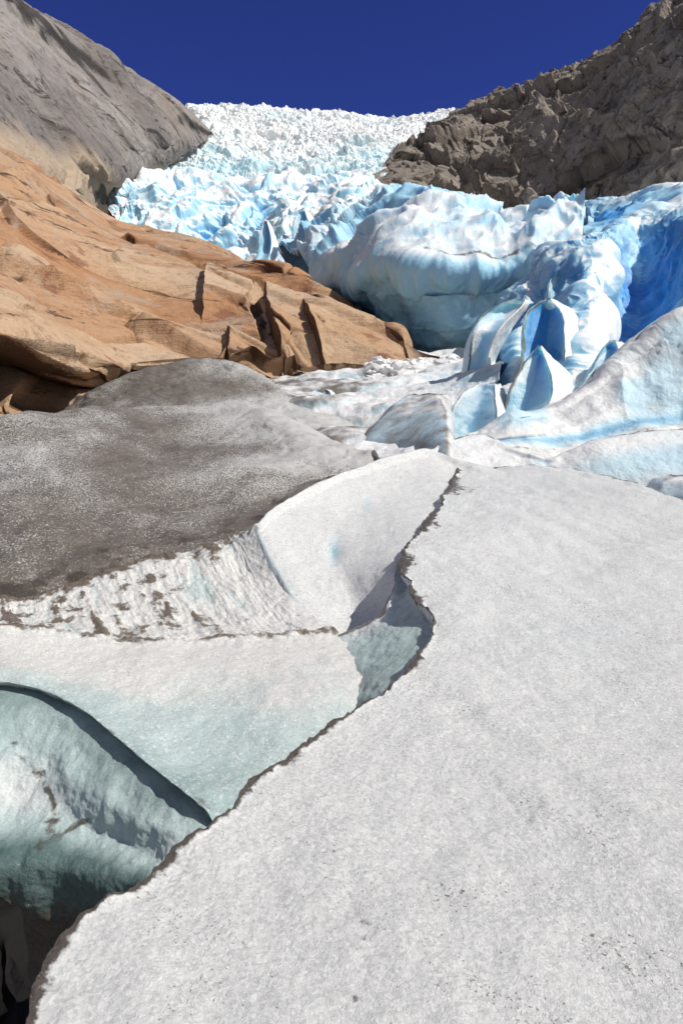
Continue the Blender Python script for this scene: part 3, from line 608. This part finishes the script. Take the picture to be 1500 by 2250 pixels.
patch('grey_cliff_hill',[
 [(-400,-200,200),(-150,-80,210),(0,0,230),(150,80,250),(300,180,280),(400,250,300),(490,340,330)],
 [(-400,-330,110),(-150,-150,125),(0,-40,145),(150,55,172),(300,152,203),(400,215,228),(470,285,252)],
 [(-400,-180,100),(-150,-20,112),(0,40,130),(135,105,156),(280,190,184),(385,250,208),(466,300,240)],
 [(-400,-50,88),(-150,60,98),(0,110,115),(120,165,140),(260,235,166),(370,295,192),(445,325,228)],
 [(-400,100,74),(-150,170,82),(0,215,96),(110,275,117),(225,335,140),(325,365,175),(412,352,218)],
 [(-400,250,62),(-150,280,70),(0,305,82),(95,355,98),(180,410,120),(232,432,150),(340,398,212)],
 [(-400,420,58),(-150,420,66),(0,420,78),(90,450,93),(170,500,115),(220,530,145),(320,500,210)]],
 540,460,d_l,lambda p,n,u,v,h:np.stack([.55*d_l.e+.9*gau(v+.35*fbm(p,.03,3,330),1.75,.28)*sst(-.3,.2,fbm(p,.05,4,328))+.8*sst(.12,.42,fbm(np.stack([p[:,0]*.75+p[:,2]*.66,p[:,1]*.2,(p[:,2]*.75-p[:,0]*.66)*.12],1),.12,5,332,.6)),sst(3.8,5.0,v+.5*fbm(p,.03,3,329)),d_l.id],1),
 m_lcliff,'smooth grey glacier-polished cliff with diagonal dark bands',smooth=False)
def d_r(p,n,u,v):
    w=p+noff(p,.08,1.6,341)
    F1,F2,ID,tl=vor(bedq(w,-.5,(.03,.02,.017)),342)
    f1,f2,id2,t2=vor(bedq(w,-.5,(.10,.07,.055)),344); g1,g2,id3,t3=vor(bedq(w,-.5,(.32,.28,.2)),346)
    e1=sst(.03,0,F2-F1); e2=sst(.04,0,f2-f1); e3=sst(.05,0,g2-g1)
    top=.35+.65*sst(1,2.2,v)
    h=((ID-.5)*3+tl*8)*top*sst(0,.04,F2-F1)-e1*.6+((id2-.5)*1.4+t2*3.0)*(.5+.5*sst(.8,1.8,v))*sst(0,.06,f2-f1)-e2*.4+(t3*1.4+(id3-.5)*.5)*sst(0,.1,g2-g1)+fbm(p,.4,4,347,.6)*.3
    h=h*(.3+.7*sst(0,.18,u))
    d_r.e=np.maximum(np.maximum(e1,e2*.8),e3*.5); d_r.id=.4*ID+.3*id2+.3*id3
    return n*h[:,None],h
patch('brown_cliff_hill',[
 [(780,450,250),(850,400,270),(930,340,290),(1020,290,310),(1140,250,320),(1260,210,310),(1340,180,290),(1440,90,260),(1600,-60,240),(1850,-300,210)],
 [(815,388,196),(880,345,214),(950,285,240),(1038,236,265),(1150,198,270),(1262,155,255),(1345,112,235),(1440,20,208),(1600,-110,185),(1850,-380,165)],
 [(820,402,190),(880,365,198),(960,305,218),(1050,258,230),(1155,225,230),(1265,185,220),(1352,140,195),(1448,55,175),(1600,-40,155),(1850,-250,140)],
 [(830,420,180),(900,395,184),(980,350,195),(1065,305,205),(1160,282,203),(1270,250,190),(1360,210,170),(1450,150,152),(1600,60,135),(1850,-90,120)],
 [(855,432,172),(925,430,170),(1005,410,178),(1090,380,185),(1180,360,180),(1280,340,165),(1370,310,150),(1460,270,135),(1600,200,118),(1850,100,105)],
 [(885,458,160),(955,474,154),(1035,482,158),(1110,476,160),(1200,462,155),(1290,447,145),(1380,425,132),(1460,400,120),(1600,350,108),(1850,280,95)],
 [(885,540,156),(960,550,150),(1040,550,152),(1110,540,152),(1200,530,146),(1290,510,135),(1380,500,122),(1460,480,112),(1600,450,100),(1850,400,90)]],
 640,520,d_r,lambda p,n,u,v,h:np.stack([.2*sst(-1.5,-5,h)+.6*d_r.e+.3*sst(.3,.7,fbm(p*[1,1,.4],.05,4,351)),.35*sst(.2,.7,fbm(p,.03,3,348)),d_r.id],1),
 m_rcliff,'rugged brown-grey jointed rock cliff above the glacier',smooth=False)
# ================================================================== VALLEY BASE TERRAIN
xs=np.linspace(-1,1,160); ys=np.linspace(0,1,160)
X,Y=np.meshgrid(np.sign(xs)*np.abs(xs)**2*1500,ys**2*2500-8)
pp=np.stack([X.ravel(),Y.ravel(),0*X.ravel()],1)
pp[:,2]=-4.5+np.clip(pp[:,1]-30,0,400)*.16+np.clip(np.abs(pp[:,0])-60-.2*pp[:,1],0,400)*.5+fbm(pp,.01,4,401)*3*np.clip(np.hypot(pp[:,0],pp[:,1])/40,0,1)
mesh_obj('valley_ground',pp,quads(160,160),np.zeros((len(pp),3)),m_lcliff,'rocky valley floor beneath the glacier',kind='structure')
# ================================================================== SERACS
def fin(levels,mat,label,nu=64,nv=60,amp=.15,seed=0,blue=.6,dirt=.5,name='serac',base=0.,scoop=0.,inner=.3):
    rings=[]
    for (l,r,py,d,th,fx,ff,sk) in levels:
        a=P(l,py,d); b=P(fx,py,d-ff); c=P(r,py,d+sk)
        mid=(a+c)/2+np.array([0,th,0])
        rings.append([a,(a+b)/2+np.array([0,.12*ff,0]),b,(b+c)/2+np.array([0,-.1*ff,0]),c,(c+mid)/2+np.array([.1*th,.15*th,0]),mid,(a+mid)/2+np.array([-.1*th,.15*th,0])])
    R=np.array([cr(r,nu,closed=True) for r in rings]); G=cr(R,nv)
    p=G.reshape(-1,3)
    U=np.tile(np.arange(nu)/nu,nv)
    V=np.repeat(np.linspace(0,1,nv),nu)
    # hollowed (melted) shaded face
    p=p.copy(); sc_=scoop*np.where(U<.25,np.sin(np.pi*np.clip(U,0,.25)/.25)**.6,0)*sst(0,.25,V)*sst(.98,.85,V)
    p[:,1]+=sc_; p[:,0]+=sc_*.5
    ctr=np.repeat(G.mean(1,keepdims=True),nu,1).reshape(-1,3)
    dv=p-ctr; dv/=np.maximum(np.linalg.norm(dv,axis=1,keepdims=True),1e-6)
    s=1/amp*.15
    h=(fbm(p,.5*s,4,seed)*amp+fbm(p,2.2*s,3,seed+3)*amp*.3)*sst(1.02,.85,V)
    p=p+dv*h[:,None]
    p[:,2]+=fbm(p,1.6*s,3,seed+11)*amp*.5*sst(.5,1,V)
    N=gnorm(p.reshape(nv,nu,3),True).reshape(-1,3); N=np.where((N*dv).sum(1,keepdims=True)<0,-N,N)
    bl=blue*sst(.35,-.35,N[:,0]+.3*N[:,2])+.1+.2*fbm(p,.4*s,3,seed+5)+inner*np.clip(sc_/max(scoop,.01),0,1)*(scoop>0)  # blue on sides away from the sun paints in their shade
    edge=np.minimum(U,1-U)
    di=dirt*sst(.93,1.0,V)+dirt*.9*gau(edge,0,.016)+dirt*.9*gau(U,.25,.010)+.12*sst(0,.6,fbm(p,1.*s,4,seed+8))+base
    mesh_obj(name,p,quads(nv,nu,True),np.stack([bl,di,0*bl],1),mat,label,cat='ice block',group='seracs standing on the glacier')
# levels: (left,right,py,depth,thickness,foldx,foldforward,skew) bottom -> top
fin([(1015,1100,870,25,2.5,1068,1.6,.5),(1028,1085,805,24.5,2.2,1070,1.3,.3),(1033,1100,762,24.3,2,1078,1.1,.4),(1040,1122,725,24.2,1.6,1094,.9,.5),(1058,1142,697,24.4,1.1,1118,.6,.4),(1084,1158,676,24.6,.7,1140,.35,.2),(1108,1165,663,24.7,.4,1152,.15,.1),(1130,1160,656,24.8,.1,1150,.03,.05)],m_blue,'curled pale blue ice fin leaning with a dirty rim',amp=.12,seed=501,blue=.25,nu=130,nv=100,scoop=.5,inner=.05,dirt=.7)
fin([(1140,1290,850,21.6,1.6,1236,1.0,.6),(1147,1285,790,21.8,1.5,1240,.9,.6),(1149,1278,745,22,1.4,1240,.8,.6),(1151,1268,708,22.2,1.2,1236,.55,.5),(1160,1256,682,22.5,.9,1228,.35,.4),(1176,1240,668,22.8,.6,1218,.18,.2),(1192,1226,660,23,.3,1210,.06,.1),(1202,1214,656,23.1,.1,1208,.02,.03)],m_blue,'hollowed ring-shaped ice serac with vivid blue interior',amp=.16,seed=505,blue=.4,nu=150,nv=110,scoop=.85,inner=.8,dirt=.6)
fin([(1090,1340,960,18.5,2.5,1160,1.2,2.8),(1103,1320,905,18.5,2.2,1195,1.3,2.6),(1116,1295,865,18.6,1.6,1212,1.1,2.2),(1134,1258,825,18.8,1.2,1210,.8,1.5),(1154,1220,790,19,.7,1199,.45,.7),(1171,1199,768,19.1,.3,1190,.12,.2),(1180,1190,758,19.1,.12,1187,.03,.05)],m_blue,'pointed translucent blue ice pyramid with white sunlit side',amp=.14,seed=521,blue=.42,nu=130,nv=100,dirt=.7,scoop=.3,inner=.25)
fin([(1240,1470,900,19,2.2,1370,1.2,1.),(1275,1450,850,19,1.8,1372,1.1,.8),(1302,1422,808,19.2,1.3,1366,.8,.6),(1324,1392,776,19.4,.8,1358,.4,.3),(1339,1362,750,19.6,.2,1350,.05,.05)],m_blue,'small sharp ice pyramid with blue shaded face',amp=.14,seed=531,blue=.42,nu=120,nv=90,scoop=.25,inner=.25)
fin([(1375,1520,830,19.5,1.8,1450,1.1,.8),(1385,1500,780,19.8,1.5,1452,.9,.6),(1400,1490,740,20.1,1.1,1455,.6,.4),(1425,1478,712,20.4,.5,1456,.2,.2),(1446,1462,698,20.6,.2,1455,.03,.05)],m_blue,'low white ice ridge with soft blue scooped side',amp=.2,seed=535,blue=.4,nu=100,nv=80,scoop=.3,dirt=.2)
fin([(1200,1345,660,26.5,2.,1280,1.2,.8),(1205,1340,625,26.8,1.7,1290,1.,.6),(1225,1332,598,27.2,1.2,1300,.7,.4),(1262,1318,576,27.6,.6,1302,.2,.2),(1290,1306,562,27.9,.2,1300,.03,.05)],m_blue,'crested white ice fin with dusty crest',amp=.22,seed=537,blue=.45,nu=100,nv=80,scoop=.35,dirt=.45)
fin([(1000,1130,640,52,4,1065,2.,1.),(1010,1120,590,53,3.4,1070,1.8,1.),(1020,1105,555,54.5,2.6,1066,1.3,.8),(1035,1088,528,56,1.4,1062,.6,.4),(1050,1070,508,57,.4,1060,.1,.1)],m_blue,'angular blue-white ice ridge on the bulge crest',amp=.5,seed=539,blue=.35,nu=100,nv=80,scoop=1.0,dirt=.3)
fin([(780,1010,1080,17.0,3,985,4.2,1.5),(790,1005,1015,17.2,2.8,985,4.0,1.5),(798,1000,965,17.6,2.4,980,3.6,1.3),(835,995,915,18.3,1.8,977,2.8,1.),(875,990,884,19.,1.,970,1.7,.8),(905,978,866,19.4,.4,950,.3,.4)],m_mid,'ice block greyed for cast shadow, leaning on the white ice',amp=.16,seed=541,blue=.35,dirt=.35,nu=120,nv=80,base=.42)  # base tint greys the whole block in place of a cast shadow
fin([(975,1125,1000,17.4,2.,1095,1.8,1.),(982,1122,950,17.8,1.8,1095,1.6,1.),(995,1118,905,18.4,1.5,1092,1.3,.8),(1020,1110,868,19.2,1.,1088,.8,.5),(1050,1098,842,19.8,.4,1085,.2,.2)],m_slope,'smooth white ice ridge running down to the basin',amp=.16,seed=545,blue=.5,dirt=.2,nu=120,nv=80,scoop=.2)
fin([(655,770,930,24.6,2.4,735,1.8,1.),(660,765,900,25,2.,735,1.5,.8),(668,755,875,25.6,1.4,730,1.,.6),(685,740,858,26.2,.7,722,.4,.3),(705,722,850,26.5,.2,715,.05,.1)],m_mid,'low scooped blue-grey ice hump on the basin',amp=.2,seed=547,blue=.5,dirt=.2,nu=100,nv=70,scoop=.3)
for k,(l,r,t,bt,d) in enumerate([(568,610,486,562,118),(642,706,466,548,112),(694,738,484,545,110),(612,642,514,560,114),(735,765,442,480,130)]):
    m=(l+r)/2; w_=(r-l)
    fin([(l-10,r+10,bt+15,d-3,6,m,2,1),(l,r,bt-(bt-t)*.3,d-1,5,m+w_*.15,1.8,1),(l+w_*.06,r-w_*.12,bt-(bt-t)*.65,d,4,m+w_*.1,1.3,.7),(l+w_*.18,r-w_*.32,t+(bt-t)*.12,d+.6,2.4,m-w_*.02,.8,.4),(l+w_*.3,r-w_*.5,t,d+.8,.8,m-w_*.08,.2,.1)],m_blue,'blocky upright white and blue ice pinnacle on the glacier',48,48,amp=.9,seed=550+k*9,blue=.4,dirt=.0,scoop=.5)
fin([(1430,1560,1140,9.8,1.2,1520,.6,.3),(1442,1560,1090,10,1.1,1530,.6,.3),(1455,1550,1060,10.2,.8,1530,.4,.3),(1480,1530,1046,10.4,.4,1515,.1,.2)],m_mid,'shaded blue-grey ice lump beside the white ledge',amp=.05,seed=599,blue=.2,dirt=.2,name='ice_lump',base=.3)
rng=np.random.RandomState(4)
for k in range(40):
    px=rng.uniform(815,1000); py=rng.uniform(800,838)-12*max(0,(px-930)/60); d=np.interp(py,[780,840],[35.5,32])
    r=rng.uniform(.2,.6)
    bm=bmesh.new(); bmesh.ops.create_icosphere(bm,subdivisions=3,radius=1)
    v=np.array([x.co[:] for x in bm.verts]); f=np.array([[w.index for w in q.verts] for q in bm.faces]); bm.free()
    s=np.array([rng.uniform(.7,1.4),rng.uniform(.7,1.2),rng.uniform(.5,.9)])*r
    F1,F2,ID,tl=vor(v*1.3+k*5,k)
    v=v*(1+.5*tl[:,None]+.25*fbm(v+k*3,1.2,3,k)[:,None])*s
    mesh_obj('ice_chunk',v+P(px,py,d),f,np.stack([.1+0*v[:,0],.15+.2*fbm(v,2,2,k),0*v[:,0]],1),m_mid,'broken white ice chunk lying at the cave mouth',cat='ice chunk',group='broken ice chunks at the cave mouth',smooth=False)
# ================================================================== LIGHT / WORLD / CAMERA
S=np.array([.60,-.25,.76]); S/=np.linalg.norm(S)
ld=bpy.data.lights.new('sun','SUN'); ld.energy=4.9; ld.angle=math.radians(.5); ld.color=(1,.955,.89)
lo=bpy.data.objects.new('sun',ld); COL.objects.link(lo); lo.rotation_euler=Vector(-S).to_track_quat('-Z','Y').to_euler()
w=bpy.data.worlds.new('World'); bpy.context.scene.world=w; w.use_nodes=True
nt=w.node_tree; bg=nt.nodes['Background']; sk=nt.nodes.new('ShaderNodeTexSky'); sk.sky_type='NISHITA'; sk.sun_disc=False
sk.sun_elevation=math.asin(S[2]); sk.sun_rotation=math.atan2(S[0],S[1]); sk.altitude=2500; sk.air_density=.8; sk.dust_density=.1; sk.ozone_density=4
def wmix(mode,a,b,f=1.):
    m=nt.nodes.new('ShaderNodeMix'); m.data_type='RGBA'; m.blend_type=mode
    if hasattr(f,'is_output'): nt.links.new(f,m.inputs[0])
    else: m.inputs[0].default_value=f
    for i,x in ((6,a),(7,b)):
        if hasattr(x,'is_output'): nt.links.new(x,m.inputs[i])
        else: m.inputs[i].default_value=(*x,1)
    return m.outputs[2]
deep=wmix('MULTIPLY',sk.outputs[0],(.34,.37,.92))
tc=nt.nodes.new('ShaderNodeTexCoord')
def dotr(vec,a,b):
    d=nt.nodes.new('ShaderNodeVectorMath'); d.operation='DOT_PRODUCT'; nt.links.new(tc.outputs['Generated'],d.inputs[0]); d.inputs[1].default_value=vec
    m=nt.nodes.new('ShaderNodeMapRange'); m.interpolation_type='SMOOTHSTEP'; nt.links.new(d.outputs['Value'],m.inputs[0]); m.inputs[1].default_value=a; m.inputs[2].default_value=b
    return m.outputs[0]
# pale sky at the sun and unseen haze behind, both added for whiter fill
sky_fill=wmix('MIX',deep,(3.7,4.1,4.6),dotr(tuple(S),.5,1.05))
sky_fill=wmix('MIX',sky_fill,(2.7,3.0,3.3),dotr((0,-1,0),.05,.8))
nt.links.new(sky_fill,bg.inputs[0]); bg.inputs[1].default_value=.1
cd=bpy.data.cameras.new('camera'); cd.sensor_fit='VERTICAL'; cd.sensor_height=36; cd.lens=24; cd.clip_end=6000; cd.clip_start=.05
co=bpy.data.objects.new('camera',cd); COL.objects.link(co); co.location=CAM; co.rotation_euler=(math.radians(82),0,0)
sc=bpy.context.scene; sc.camera=co
sc.view_settings.view_transform='Standard'; sc.view_settings.look='None'; sc.view_settings.exposure=0
print('BUILD',time.time()-T0)
